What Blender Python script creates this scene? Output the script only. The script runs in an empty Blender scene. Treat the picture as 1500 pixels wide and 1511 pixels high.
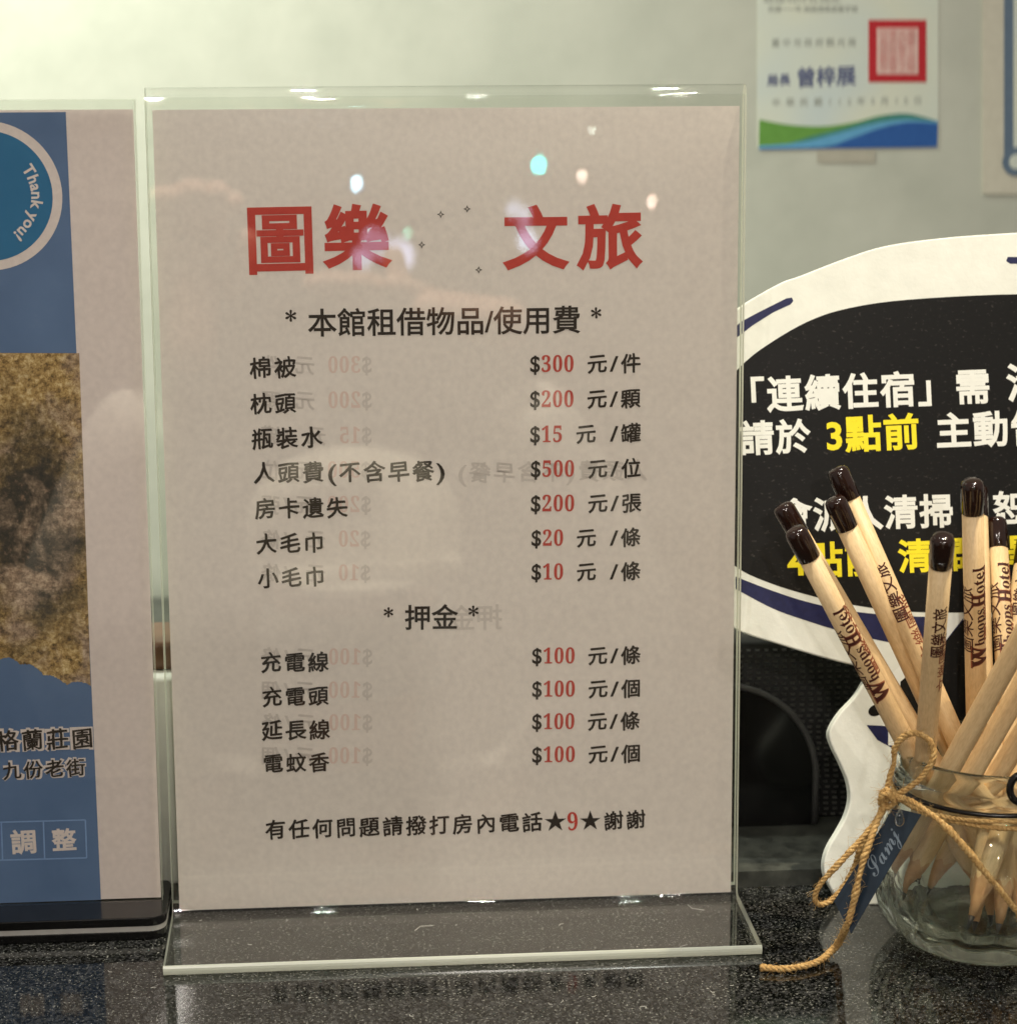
import bpy, math, random
import numpy as np
from mathutils import Vector, Matrix

random.seed(7); rng = np.random.default_rng(7)
S = bpy.context.scene
COL = S.collection
MM = 0.001

# ------------------------------------------------------------------ camera
CAM = np.array([-42.15, -797.5, 324.8])            # millimetres, counter top is z = 0
YAW, PIT, ROL = [math.radians(a) for a in (4.446, -12.138, -0.233)]
FPX = 3330.57                                       # focal length in photo pixels (photo 1500 x 1511)
_f = np.array([math.sin(YAW)*math.cos(PIT), math.cos(YAW)*math.cos(PIT), math.sin(PIT)])
_r0 = np.array([math.cos(YAW), -math.sin(YAW), 0.0]); _u0 = np.cross(_r0, _f)
_r = math.cos(ROL)*_r0 + math.sin(ROL)*_u0
_u = -math.sin(ROL)*_r0 + math.cos(ROL)*_u0
def ray(x, y): return _f + (x-750)/FPX*_r - (y-755.5)/FPX*_u
def hz(x, y, z):
    d = ray(x, y); return CAM + (z-CAM[2])/d[2]*d
def hy(x, y, Y):
    d = ray(x, y); return CAM + (Y-CAM[1])/d[1]*d
def hpl(x, y, O, N):
    d = ray(x, y); return CAM + np.dot(O-CAM, N)/np.dot(d, N)*d

cd = bpy.data.cameras.new("camera"); cam = bpy.data.objects.new("camera", cd); COL.objects.link(cam)
cam.matrix_world = Matrix(((_r[0], _u[0], -_f[0], CAM[0]*MM), (_r[1], _u[1], -_f[1], CAM[1]*MM),
                           (_r[2], _u[2], -_f[2], CAM[2]*MM), (0, 0, 0, 1)))
cd.sensor_fit = 'HORIZONTAL'; cd.sensor_width = 36.0; cd.lens = 36.0*FPX/1500
cd.clip_start = 0.02; cd.clip_end = 50
cd.dof.use_dof = True; cd.dof.focus_distance = 0.805; cd.dof.aperture_fstop = cd.lens/6.6; cd.dof.aperture_ratio = 1.5
S.camera = cam

# ------------------------------------------------------------------ world, lamps, exposure
w = bpy.data.worlds.new("World"); S.world = w; w.use_nodes = True
w.node_tree.nodes['Background'].inputs[0].default_value = (1.0, 0.92, 0.84, 1)
w.node_tree.nodes['Background'].inputs[1].default_value = 0.30
def lamp(name, kind, loc, target, power, color, **kw):
    l = bpy.data.lights.new(name, kind); l.energy = power; l.color = color
    for k, v in kw.items(): setattr(l, k, v)
    o = bpy.data.objects.new(name, l); COL.objects.link(o); o.location = loc
    d = Vector(target) - Vector(loc); o.rotation_euler = d.to_track_quat('-Z', 'Y').to_euler()
    return o
lamp("wall_lamp", 'SPOT', (-0.40, 0.22, 0.84), (-0.25, 0.47, 0.22), 43, (0.955, 1.0, 0.87), spot_size=1.7, spot_blend=1.0, shadow_soft_size=0.05)
lamp("overhead_spot", 'SPOT', (0.36, -0.10, 1.15), (0.20, -0.02, 0.06), 34, (1.0, 0.86, 0.63), spot_size=0.62, spot_blend=0.8, shadow_soft_size=0.009)
lamp("overhead_spot", 'SPOT', (0.22, -0.16, 1.25), (0.12, 0.0, 0.1), 18, (0.98, 1.0, 0.93), spot_size=0.66, spot_blend=0.8, shadow_soft_size=0.009)
for lx, ly, lz, lp_ in ((-0.62, -1.5, 1.25, 5), (-0.25, -1.75, 1.0, 4.5), (0.12, -1.45, 1.2, 3.5), (0.34, -1.3, 1.3, 2.5), (-0.05, -2.0, 0.75, 3.5)):
    lamp("ceiling_lamp", 'AREA', (lx, ly, lz), (-0.05, 0.05, 0.08), lp_*.86, (1.0, 0.92, 0.84), shape='DISK', size=0.03)
lamp("overhead_spot", 'SPOT', (-0.1, -0.45, 1.3), (-0.05, -1.0, -0.1), 170, (1.0, 0.95, 0.88), spot_size=0.8, spot_blend=0.5, shadow_soft_size=0.05)  # added lamp that brightens the person so the mirrored figure shows
lamp("overhead_spot", 'SPOT', (-0.06, -0.075, 1.25), (-0.06, -0.06, 0.0), 17, (1.0, 0.98, 0.90), spot_size=0.42, spot_blend=0.8, shadow_soft_size=0.009)  # added lamp to brighten the acrylic base lip and the counter
S.render.engine = 'CYCLES'
S.view_settings.view_transform = 'Standard'; S.view_settings.look = 'None'
S.view_settings.exposure = 0.08; S.view_settings.gamma = 1.0
cy = S.cycles; cy.use_denoising = True; cy.max_bounces = 16; cy.transparent_max_bounces = 24
cy.transmission_bounces = 14; cy.glossy_bounces = 8; cy.diffuse_bounces = 4
cy.sample_clamp_indirect = 6.0; cy.caustics_reflective = True; cy.caustics_refractive = True; cy.blur_glossy = 0.3

# ------------------------------------------------------------------ materials
def srgb(r, g, b):
    def c(v):
        v /= 255.0
        return v/12.92 if v <= 0.04045 else ((v+0.055)/1.055)**2.4
    return (c(r), c(g), c(b), 1.0)
class NT:
    def __init__(s, name):
        s.m = bpy.data.materials.new(name); s.m.use_nodes = True; s.t = s.m.node_tree
        s.n = s.t.nodes; s.b = s.n['Principled BSDF']; s.o = s.n['Material Output']
    def new(s, typ, **kw):
        x = s.n.new(typ)
        for k, v in kw.items(): setattr(x, k, v)
        return x
    def link(s, a, b): s.t.links.new(a, b)
    def noise(s, scale, detail=4, rough=.55, coord='Object', vec=None, dist=0.0, stretch=None):
        tc = s.new('ShaderNodeTexCoord'); src = tc.outputs[coord]
        if stretch:
            mp = s.new('ShaderNodeMapping'); mp.inputs['Scale'].default_value = stretch; s.link(src, mp.inputs[0]); src = mp.outputs[0]
        n = s.new('ShaderNodeTexNoise'); n.inputs['Scale'].default_value = scale; n.inputs['Detail'].default_value = detail
        n.inputs['Roughness'].default_value = rough; n.inputs['Distortion'].default_value = dist
        s.link(src, n.inputs['Vector']); return n.outputs['Fac']
    def ramp(s, fac, stops):
        r = s.new('ShaderNodeValToRGB'); e = r.color_ramp.elements
        while len(e) < len(stops): e.new(0.5)
        for i, (p, c) in enumerate(stops): e[i].position = p; e[i].color = c
        s.link(fac, r.inputs[0]); return r.outputs[0]
    def bump(s, h, strength, dist=0.001):
        b = s.new('ShaderNodeBump'); b.inputs['Strength'].default_value = strength; b.inputs['Distance'].default_value = dist
        s.link(h, b.inputs['Height']); s.link(b.outputs[0], s.b.inputs['Normal']); return b
    def set(s, **kw):
        for k, v in kw.items(): s.b.inputs[k.replace('_', ' ')].default_value = v
        return s
def mottled(name, c1, c2, scale=40, rough=.7, bump=0.0, bscale=None, detail=5, spec=.5, bd=.0005, stretch=None):
    t = NT(name); f = t.noise(scale, detail, stretch=stretch)
    t.link(t.ramp(f, [(.3, c1), (.7, c2)]), t.b.inputs['Base Color']); t.set(Roughness=rough, Specular_IOR_Level=spec)
    if bump: t.bump(t.noise(bscale or scale*6, 3), bump, bd)
    return t.m

M = {}
M['wall'] = mottled('mint grey plaster', srgb(188, 191, 177), srgb(200, 202, 188), 26, .75, .22, 90, bd=.001, detail=7)
M['back_wall'] = mottled('warm plaster', srgb(168, 158, 140), srgb(180, 170, 150), 5, .9)
M['floor'] = mottled('dark floor', srgb(50, 46, 42), srgb(62, 56, 50), 12, .6)
M['paper'] = mottled('white paper', srgb(222, 212, 204), srgb(233, 223, 214), 420, .85, .3, 9, bd=.006, detail=6)
M['ink'] = mottled('black ink', srgb(34, 24, 16), srgb(44, 33, 24), 400, .8)
M['ink_red'] = mottled('red ink', srgb(186, 58, 48), srgb(196, 68, 56), 300, .8)
M['price_red'] = mottled('light red ink', srgb(184, 66, 56), srgb(194, 78, 66), 300, .8)
M['ghost'] = mottled('grey show through print', srgb(205, 195, 187), srgb(212, 202, 194), 500, .85)
M['ghost_red'] = mottled('pink show through print', srgb(219, 194, 182), srgb(224, 200, 190), 500, .85)
M['board_white'] = mottled('white foam board', srgb(226, 228, 218), srgb(236, 238, 228), 120, .7, .15, 600)
M['navy'] = mottled('navy print', srgb(16, 21, 66), srgb(24, 30, 80), 500, .5)
M['yellow'] = mottled('yellow print', srgb(246, 226, 20), srgb(250, 232, 40), 300, .6)
M['print_white'] = mottled('white print', srgb(232, 234, 226), srgb(238, 240, 232), 300, .6)
def speck_black():
    t = NT('black print with dust'); f = t.noise(1100, 2, .6, stretch=(.5, 1, 1)); 
    t.link(t.ramp(f, [(.0, srgb(14, 14, 14)), (.64, srgb(20, 20, 19)), (.82, srgb(76, 72, 68))]), t.b.inputs['Base Color'])
    t.set(Roughness=.42, Specular_IOR_Level=.25); return t.m
M['print_black'] = speck_black()
def granite():
    t = NT('black speckled granite')
    tc = t.new('ShaderNodeTexCoord')
    v = t.new('ShaderNodeTexVoronoi'); v.inputs['Scale'].default_value = 900; v.inputs['Randomness'].default_value = 1
    t.link(tc.outputs['Object'], v.inputs['Vector'])
    sp = t.ramp(v.outputs['Color'], [(.0, (0, 0, 0, 1)), (.50, (.0, .0, .0, 1)), (.80, (1, 1, 1, 1))])
    n1 = t.noise(980, 4, .65); n2 = t.noise(90, 3, .5)
    base = t.ramp(n1, [(.42, srgb(4, 5, 4)), (.54, srgb(18, 20, 17)), (.60, srgb(62, 64, 58)), (.69, srgb(182, 180, 170))])
    dark = t.ramp(n2, [(.35, srgb(150, 150, 150)), (.65, srgb(255, 255, 255))])
    mx = t.new('ShaderNodeMix', data_type='RGBA', blend_type='MULTIPLY'); mx.inputs[0].default_value = 1
    t.link(base, mx.inputs[6]); t.link(dark, mx.inputs[7])
    mx2 = t.new('ShaderNodeMix', data_type='RGBA', blend_type='ADD'); mx2.inputs[0].default_value = .035
    t.link(mx.outputs[2], mx2.inputs[6]); t.link(sp, mx2.inputs[7])
    t.link(mx2.outputs[2], t.b.inputs['Base Color']); t.set(Roughness=.07, IOR=1.5)
    t.bump(t.noise(300, 2), .05, .0003)
    return t.m
M['granite'] = granite()
M['granite_edge'] = mottled('grey honed granite', srgb(46, 48, 45), srgb(80, 82, 76), 130, .3, .1, 500)
M['black_fabric'] = mottled('black woven cover', srgb(14, 14, 14), srgb(20, 20, 20), 500, .6)
M['weave_highlight'] = mottled('black weave with painted highlights', srgb(64, 64, 61), srgb(82, 82, 78), 500, .3)  # grey lifted above black to stand in for highlights on the weave
M['black_gloss'] = mottled('black plastic', srgb(12, 12, 12), srgb(18, 18, 18), 90, .14)
M['lid'] = mottled('brown lid', srgb(96, 66, 44), srgb(110, 78, 54), 90, .4)
M['rim_highlight'] = mottled('black plastic rim with painted highlight', srgb(58, 58, 58), srgb(70, 70, 68), 200, .35)  # black rim coloured grey for the highlight running along it
M['grey_layer'] = mottled('grey inner layer', srgb(160, 158, 152), srgb(172, 170, 164), 200, .5)

def clear_plastic(name, tint=(.984, .989, .980, 1), rough=.015, bump=0.0, bscale=8, ior=1.49):
    """a smooth clear surface: fresnel mirror over a straight-through coat"""
    t = NT(name); t.n.remove(t.b)
    tr = t.new('ShaderNodeBsdfTransparent'); tr.inputs[0].default_value = tint
    gl = t.new('ShaderNodeBsdfGlossy'); gl.inputs['Roughness'].default_value = rough
    fr = t.new('ShaderNodeFresnel'); fr.inputs[0].default_value = ior
    geo = t.new('ShaderNodeNewGeometry')
    # a back face meets the same air/plastic step as a front face
    ma = t.new('ShaderNodeMath', operation='MULTIPLY_ADD'); ma.inputs[1].default_value = (1/ior - ior); ma.inputs[2].default_value = ior
    t.link(geo.outputs['Backfacing'], ma.inputs[0])
    # fresnel node already inverts its index on back faces, so feed it the inverse there
    inv = t.new('ShaderNodeMath', operation='MULTIPLY'); inv.inputs[1].default_value = 1.0
    t.link(ma.outputs[0], inv.inputs[0]); t.link(inv.outputs[0], fr.inputs[0])
    if bump:
        b = t.new('ShaderNodeBump'); b.inputs['Strength'].default_value = bump; b.inputs['Distance'].default_value = .001
        t.link(t.noise(bscale, 2), b.inputs['Height'])
        t.link(b.outputs[0], gl.inputs['Normal']); t.link(b.outputs[0], fr.inputs['Normal'])
    mx = t.new('ShaderNodeMixShader'); t.link(fr.outputs[0], mx.inputs[0]); t.link(tr.outputs[0], mx.inputs[1]); t.link(gl.outputs[0], mx.inputs[2])
    t.link(mx.outputs[0], t.o.inputs['Surface']); return t.m
M['acrylic'] = clear_plastic('clear acrylic', bump=.02, bscale=9)
def edge_mat():
    t = NT('acrylic edge tinted for its glow'); t.n.remove(t.b)
    d = t.new('ShaderNodeBsdfDiffuse'); d.inputs[0].default_value = (.94, .98, .84, 1)  # pale colour stands in for light piped out at the cut edges
    tl = t.new('ShaderNodeBsdfTranslucent'); tl.inputs[0].default_value = (.95, .99, .86, 1)
    g = t.new('ShaderNodeBsdfGlossy'); g.inputs['Roughness'].default_value = .15
    m1 = t.new('ShaderNodeMixShader'); m1.inputs[0].default_value = .6; t.link(d.outputs[0], m1.inputs[1]); t.link(tl.outputs[0], m1.inputs[2])
    m2 = t.new('ShaderNodeMixShader'); m2.inputs[0].default_value = .1; t.link(m1.outputs[0], m2.inputs[1]); t.link(g.outputs[0], m2.inputs[2])
    t.link(m2.outputs[0], t.o.inputs['Surface']); return t.m
M['acrylic_edge'] = edge_mat()
def glass_mat():
    t = NT('clear jar glass'); t.n.remove(t.b)
    g = t.new('ShaderNodeBsdfGlass'); g.inputs['IOR'].default_value = 1.45; g.inputs['Roughness'].default_value = 0.0
    g.inputs['Color'].default_value = (.975, .99, .97, 1)
    tr = t.new('ShaderNodeBsdfTransparent'); tr.inputs[0].default_value = (.94, .96, .93, 1)
    mx = t.new('ShaderNodeMixShader'); mx.inputs[0].default_value = .06
    t.link(g.outputs[0], mx.inputs[1]); t.link(tr.outputs[0], mx.inputs[2]); t.link(mx.outputs[0], t.o.inputs['Surface'])
    return t.m
M['glass'] = glass_mat()
def wood():
    t = NT('natural basswood'); f = t.noise(260, 5, .6, stretch=(1, 1, .06)); f2 = t.noise(1600, 2, .5, stretch=(1, 1, .25))
    a = t.ramp(f, [(.25, srgb(214, 182, 134)), (.5, srgb(224, 194, 146)), (.75, srgb(232, 206, 160))])
    b = t.ramp(f2, [(.3, srgb(240, 237, 233)), (.6, srgb(255, 255, 255))])
    mx = t.new('ShaderNodeMix', data_type='RGBA', blend_type='MULTIPLY'); mx.inputs[0].default_value = 1
    t.link(a, mx.inputs[6]); t.link(b, mx.inputs[7]); t.link(mx.outputs[2], t.b.inputs['Base Color'])
    t.set(Roughness=.5); t.bump(f2, .15, .0002); return t.m
M['wood'] = wood()
M['wood_cut'] = mottled('sharpened wood', srgb(194, 148, 104), srgb(212, 170, 124), 300, .7)
M['lead'] = mottled('pencil lead', srgb(44, 44, 46), srgb(60, 60, 62), 300, .35)
M['cap'] = mottled('dark brown lacquer', srgb(28, 14, 9), srgb(38, 20, 13), 120, .12, spec=.6)
M['brown_ink'] = mottled('brown ink', srgb(62, 20, 12), srgb(76, 28, 18), 500, .6)
M['crest_ink'] = mottled('thin brown ink', srgb(130, 70, 44), srgb(150, 86, 56), 500, .6)
def twine_mat():
    t = NT('jute fibre'); f = t.noise(900, 4, .65)
    t.link(t.ramp(f, [(.25, srgb(134, 98, 52)), (.5, srgb(190, 152, 92)), (.75, srgb(228, 198, 138))]), t.b.inputs['Base Color'])
    t.set(Roughness=.8); t.bump(t.noise(2600, 3), .6, .0004); return t.m
M['jute'] = twine_mat()
M['tag'] = mottled('slate blue glossy card', srgb(34, 45, 56), srgb(42, 55, 68), 90, .16)
M['silver_ink'] = mottled('pale silver ink', srgb(104, 118, 130), srgb(122, 134, 144), 500, .5)
M['wire'] = mottled('black coated wire', srgb(14, 13, 12), srgb(22, 20, 19), 200, .25)
M['blue_azure'] = mottled('azure print', srgb(30, 104, 148), srgb(38, 112, 156), 60, .75)
def blue_print():
    t = NT('blue print'); f = t.noise(22, 5, .6)
    t.link(t.ramp(f, [(.3, srgb(80, 106, 144)), (.6, srgb(94, 120, 158)), (.8, srgb(116, 138, 170))]), t.b.inputs['Base Color']); t.set(Roughness=.75); return t.m
M['blue'] = blue_print()
M['print_pale'] = mottled('pale unprinted paper', srgb(220, 206, 200), srgb(230, 216, 209), 420, .85, .3, 9, bd=.006)
def foliage_print():
    t = NT('printed photo of golden trees'); f = t.noise(420, 8, .78, dist=.2); g = t.noise(60, 5, .7)
    a = t.ramp(f, [(.38, srgb(84, 64, 36)), (.46, srgb(150, 118, 66)), (.54, srgb(190, 158, 100)), (.64, srgb(226, 204, 156))])
    tc = t.new('ShaderNodeTexCoord'); mp = t.new('ShaderNodeMapping')
    mp.inputs['Location'].default_value = (.150*26, 0, -.150*13); mp.inputs['Scale'].default_value = (26, 0, 13)
    t.link(tc.outputs['Object'], mp.inputs[0])
    gr = t.new('ShaderNodeTexGradient', gradient_type='SPHERICAL'); t.link(mp.outputs[0], gr.inputs[0])
    add = t.new('ShaderNodeMath', operation='MULTIPLY_ADD'); add.inputs[1].default_value = 1.2; t.link(gr.outputs['Fac'], add.inputs[0])
    sub = t.new('ShaderNodeMath', operation='SUBTRACT'); t.link(g, sub.inputs[0]); sub.inputs[1].default_value = .5; t.link(sub.outputs[0], add.inputs[2])
    mk = t.ramp(add.outputs[0], [(.38, (0, 0, 0, 1)), (.80, (1, 1, 1, 1))])
    dk = t.ramp(f, [(.35, srgb(30, 30, 26)), (.55, srgb(62, 54, 42)), (.68, srgb(140, 112, 90))])
    mx = t.new('ShaderNodeMix', data_type='RGBA'); t.link(mk, mx.inputs[0]); t.link(a, mx.inputs[6]); t.link(dk, mx.inputs[7])
    h = t.noise(48, 4, .6, dist=.6); hk = t.ramp(h, [(.46, (0, 0, 0, 1)), (.62, (1, 1, 1, 1))]); pk = t.ramp(f, [(.38, srgb(96, 78, 64)), (.5, srgb(158, 132, 108)), (.62, srgb(206, 182, 156))])
    m3 = t.new('ShaderNodeMix', data_type='RGBA'); t.link(hk, m3.inputs[0]); t.link(mx.outputs[2], m3.inputs[6]); t.link(pk, m3.inputs[7])
    t.link(m3.outputs[2], t.b.inputs['Base Color']); t.set(Roughness=.75); return t.m
M['foliage'] = foliage_print()
M['cert'] = None
def cert_mat():
    t = NT('pale tinted certificate paper'); f = t.noise(9, 2)
    t.link(t.ramp(f, [(.3, srgb(208, 218, 208)), (.5, srgb(218, 222, 204)), (.7, srgb(196, 212, 216))]), t.b.inputs['Base Color']); t.set(Roughness=.6); return t.m
M['cert'] = cert_mat()
for k, a in dict(c_green=(96, 150, 60), c_teal=(60, 130, 120), c_sky=(92, 160, 200), c_blue=(28, 84, 156), c_red=(184, 20, 34), c_pink=(222, 190, 180), c_rose=(206, 140, 134),
                 c_ink=(84, 92, 126), c_grey=(164, 170, 160), c_frame=(92, 112, 132), c_cream=(204, 200, 182), c_tape=(176, 172, 156)).items():
    M[k] = mottled(k[2:] + ' print', srgb(*a), srgb(*[min(255, v+8) for v in a]), 200, .6)

# ------------------------------------------------------------------ object helpers
def link(name, verts, faces, mats, parent=None, smooth=False, mi=None, scale=MM, loc=None):
    me = bpy.data.meshes.new(name)
    V = np.asarray(verts, float)*scale
    me.from_pydata(V.tolist(), [], faces)
    for m in (mats if isinstance(mats, (list, tuple)) else [mats]): me.materials.append(m)
    if mi is not None: me.polygons.foreach_set('material_index', mi)
    if smooth: me.polygons.foreach_set('use_smooth', [True]*len(me.polygons))
    me.update()
    o = bpy.data.objects.new(name, me); COL.objects.link(o)
    if parent is not None: o.parent = parent
    return o
def thing(name, label, cat, group=None):
    o = bpy.data.objects.new(name, None); COL.objects.link(o); tag(o, label, cat, group); return o
def tag(o, label, cat, group=None):
    o['label'] = label; o['category'] = cat
    if group: o['group'] = group
    return o
def struct(o): o['kind'] = 'structure'; return o
def box(x0, x1, y0, y1, z0, z1):
    v = [(x, y, z) for z in (z0, z1) for y in (y0, y1) for x in (x0, x1)]
    f = [(0, 2, 3, 1), (4, 5, 7, 6), (0, 1, 5, 4), (2, 6, 7, 3), (0, 4, 6, 2), (1, 3, 7, 5)]
    return v, f
def bevel(o, wd, seg=2):
    m = o.modifiers.new('soft edges', 'BEVEL'); m.width = wd*MM; m.segments = seg; m.limit_method = 'ANGLE'; m.harden_normals = False
    for p in o.data.polygons: p.use_smooth = True
    return o
def catmull(P, n=8, closed=False):
    P = [np.array(p, float) for p in P]; out = []
    N = len(P); rngi = range(N) if closed else range(N-1)
    for i in rngi:
        p0 = P[(i-1) % N] if closed or i > 0 else P[0]; p1 = P[i]; p2 = P[(i+1) % N]; p3 = P[(i+2) % N] if closed or i+2 < N else P[-1]
        for k in range(n):
            t = k/n; out.append(.5*((2*p1)+(-p0+p2)*t+(2*p0-5*p1+4*p2-p3)*t*t+(-p0+3*p1-3*p2+p3)*t**3))
    if not closed: out.append(P[-1])
    return out
def frames(P):
    P = np.array(P); T = np.gradient(P, axis=0); T /= np.linalg.norm(T, axis=1)[:, None]+1e-12
    n = np.cross(T[0], [0.3, .2, 1.0]); n /= np.linalg.norm(n); Ns = []
    for t in T:
        n = n - t*np.dot(n, t); n /= np.linalg.norm(n)+1e-12; Ns.append(n.copy())
    Ns = np.array(Ns); return P, T, Ns, np.cross(T, Ns)
def tube(P, r, seg=8, cap=True):
    P, T, N, B = frames(P); V = []; F = []; n = len(P)
    R = r if hasattr(r, '__len__') else [r]*n
    for i in range(n):
        for k in range(seg):
            a = 2*math.pi*k/seg; V.append(P[i]+R[i]*(math.cos(a)*N[i]+math.sin(a)*B[i]))
    for i in range(n-1):
        for k in range(seg):
            a = i*seg+k; b = i*seg+(k+1) % seg; F.append((a, b, b+seg, a+seg))
    if cap: F.append(tuple(range(seg))[::-1]); F.append(tuple((n-1)*seg+k for k in range(seg)))
    return V, F
def join(parts):
    V, F = [], []
    for v, f in parts:
        o = len(V); V += [tuple(p) for p in v]; F += [tuple(i+o for i in q) for q in f]
    return V, F
def rope(ctrl, r=1.25, turn=6.0, fuzz=60, n=10, ends=True):
    """three twisted strands plus loose fibres"""
    P = catmull(ctrl, n); L = np.cumsum([0]+[np.linalg.norm(np.array(P[i+1])-P[i]) for i in range(len(P)-1)])
    m = max(8, int(L[-1]/.55)); s = np.linspace(0, L[-1], m)
    P = np.array([[np.interp(x, L, [p[k] for p in P]) for k in range(3)] for x in s])
    P, T, N, B = frames(P); parts = []
    wob = np.interp(s, np.linspace(0, L[-1], max(3, int(L[-1]/4))), rng.normal(1, .1, max(3, int(L[-1]/4))))
    for j in range(3):
        a = 2*math.pi*(s/turn + j/3)
        Q = P + (N*np.cos(a)[:, None] + B*np.sin(a)[:, None])*(r*.48*wob)[:, None]
        parts.append(tube(Q, list(r*.56*wob*np.interp(s, np.linspace(0, L[-1], max(4, int(L[-1]/1.6))), rng.normal(1, .13, max(4, int(L[-1]/1.6))))), 7))
    for j in range(fuzz):
        i = rng.integers(1, m-1); a = rng.uniform(0, 6.28); out = N[i]*math.cos(a)+B[i]*math.sin(a)
        ln = rng.uniform(.8, 3.6)*(1.6 if rng.random() < .12 else 1); d = out*rng.uniform(.3, 1)+T[i]*rng.choice([-1, 1])*rng.uniform(.4, 1.2); d /= np.linalg.norm(d)
        p0 = P[i]+out*r*.7; bend = rng.normal(0, .35, 3)
        parts.append(tube([p0, p0+d*ln*.5+bend*.4, p0+d*ln+bend], .045, 3, False))
    return join(parts)
def lathe(prof, cx, cy, seg=64, mod=None, closed=False):
    V, F = [], []
    for r, z in prof:
        for k in range(seg):
            a = 2*math.pi*k/seg; rr = r*(mod(a, r, z) if mod else 1); V.append((cx+rr*math.cos(a), cy+rr*math.sin(a), z))
    n = len(prof)
    for i in range(n-1 if not closed else n):
        for k in range(seg):
            a = i*seg+k; b = i*seg+(k+1) % seg; j = (i+1) % n; F.append((a, b, j*seg+(k+1) % seg, j*seg+k))
    return V, F

# ------------------------------------------------------------------ lettering
_tmpc = bpy.data.curves.new('tmp', 'FONT')
_raw = {}
def raw(s, bev=0.0):
    k = (s, bev)
    if k not in _raw:
        _tmpc.body = s; _tmpc.size = 1; _tmpc.bevel_depth = bev; _tmpc.bevel_resolution = 1 if bev > .02 else 0; _tmpc.resolution_u = 3
        o = bpy.data.objects.new('tmp', _tmpc); me = bpy.data.meshes.new_from_object(o)
        V = np.empty(len(me.vertices)*3); me.vertices.foreach_get('co', V); V = V.reshape(-1, 3)
        F = [tuple(p.vertices) for p in me.polygons]
        if bev:                                   # keep the side that faces the reader
            F = [f for f in F if V[list(f), 2].mean() > -1e-6]
        _raw[k] = (V, F); bpy.data.objects.remove(o); bpy.data.meshes.remove(me)
    return _raw[k]
_adv = {}
def advance(ch):
    if ord(ch) > 0x2e80 and ord(ch) < 0xffff: return 1.0
    if ch not in _adv:
        a = raw('|')[0][:, 0].min(); b = raw(ch+'|')[0]; _adv[ch] = b[:, 0].max()-raw('|')[0][:, 0].max()
    return _adv[ch]
_em = raw('圖')[0]; _cx0, _cx1 = _em[:, 0].min(), _em[:, 0].max(); _cy0, _cy1 = _em[:, 1].min(), _em[:, 1].max()
_two = raw('圖圖')[0]; EMW = _two[:, 0].max()-_cx1                     # advance of a full-width glyph
EMC = (_cy0+_cy1)/2
def glyph(ch, style):
    """(verts in em units with the cell centre at the origin, faces, cell width)"""
    cjk = ord(ch) > 0x2e80 and ord(ch) < 0xffff
    bev = {'kai': .010, 'bold': .026, 'heavy': .027, 'title': .029, 'title_dense': .019, 'medium': .015, 'round': .008, 'plain': .004, 'halo': .055}[style]
    V, F = raw(ch, bev); wd = 1.0 if cjk else advance(ch)/EMW
    V = V.copy(); V[:, :2] /= EMW; V[:, 1] -= EMC/EMW; V[:, 0] -= (.5 if cjk else wd/2)
    if style in ('kai', 'round') and cjk:
        # a broad-nibbed look: the glyph struck three times along the slant of the nib, rising to the right
        sh = [(-.009, .009), (.0, .0), (.012, -.010)]
        if style == 'round': sh = [(-.01, .004), (.01, -.004)]
        x, y = V[:, 0].copy(), V[:, 1].copy()
        V[:, 0] = .90*x - .03*y + .015*np.sin(6*y+2*x); V[:, 1] = .90*y + .085*x + .02*np.cos(4.5*x)*(y > -.1) - .01
        VV = []; FF = []
        for i, (dx, dy) in enumerate(sh):
            W = V.copy(); W[:, 0] += dx; W[:, 1] += dy; W[:, 2] += .002*i
            FF += [tuple(q+i*len(V) for q in f) for f in F]; VV.append(W)
        V = np.vstack(VV); F = FF
    V[:, 2] = V[:, 2]*.03
    return V, F, wd
class Sheet:
    """a flat face in space: O origin, a across, b up, n outward (towards the reader)"""
    def __init__(s, O, a, b):
        s.O = np.array(O, float); s.a = np.array(a, float)/np.linalg.norm(a); b = np.array(b, float); b -= s.a*np.dot(s.a, b)
        s.b = b/np.linalg.norm(b); s.n = np.cross(s.a, s.b)
    def uv(s, x, y):
        p = hpl(x, y, s.O, s.n)-s.O; return np.array([np.dot(p, s.a), np.dot(p, s.b)])
    def P(s, u, v, h=0.0): return s.O+s.a*u+s.b*v+s.n*h
    def pts(s, V): V = np.asarray(V); return s.O+V[:, :1]*s.a+V[:, 1:2]*s.b+V[:, 2:3]*s.n
def layout(segs, style, fixed=None, gap=0.0):
    """segs [(text, key)] -> {key: (V, F)} laid on a baseline, in em units; fixed {char class: width}"""
    x = 0.0; out = {}
    for text, key in segs:
        for ch in text:
            if ch == ' ': x += .5 if style == 'kai' else .30; continue
            src = ch; sx = 1.0; st = style
            if style == 'kai' and ch.isdigit():
                src = chr(0x1d7ce+int(ch)); st = 'plain'
            if style == 'kai' and ch in '$/()': st = 'medium'
            V, F, wd = glyph(src, st)
            if style == 'kai' and (ch.isdigit() or ch in '$'):
                cell = .5; V[:, 0] *= .82 if ch.isdigit() else .9; V[:, 1] = V[:, 1]*1.02 + .02
            elif style == 'kai' and ch in '/()': cell = .5; V[:, 0] *= 1.25; V[:, 1] *= .95
            else: cell = wd
            V = V.copy(); V[:, 0] += x+cell/2
            v0, f0 = out.get(key, (np.zeros((0, 3)), [])); f0 = f0+[tuple(i+len(v0) for i in f) for f in F]; out[key] = (np.vstack([v0, V]), f0)
            x += cell+gap
    return out
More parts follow.
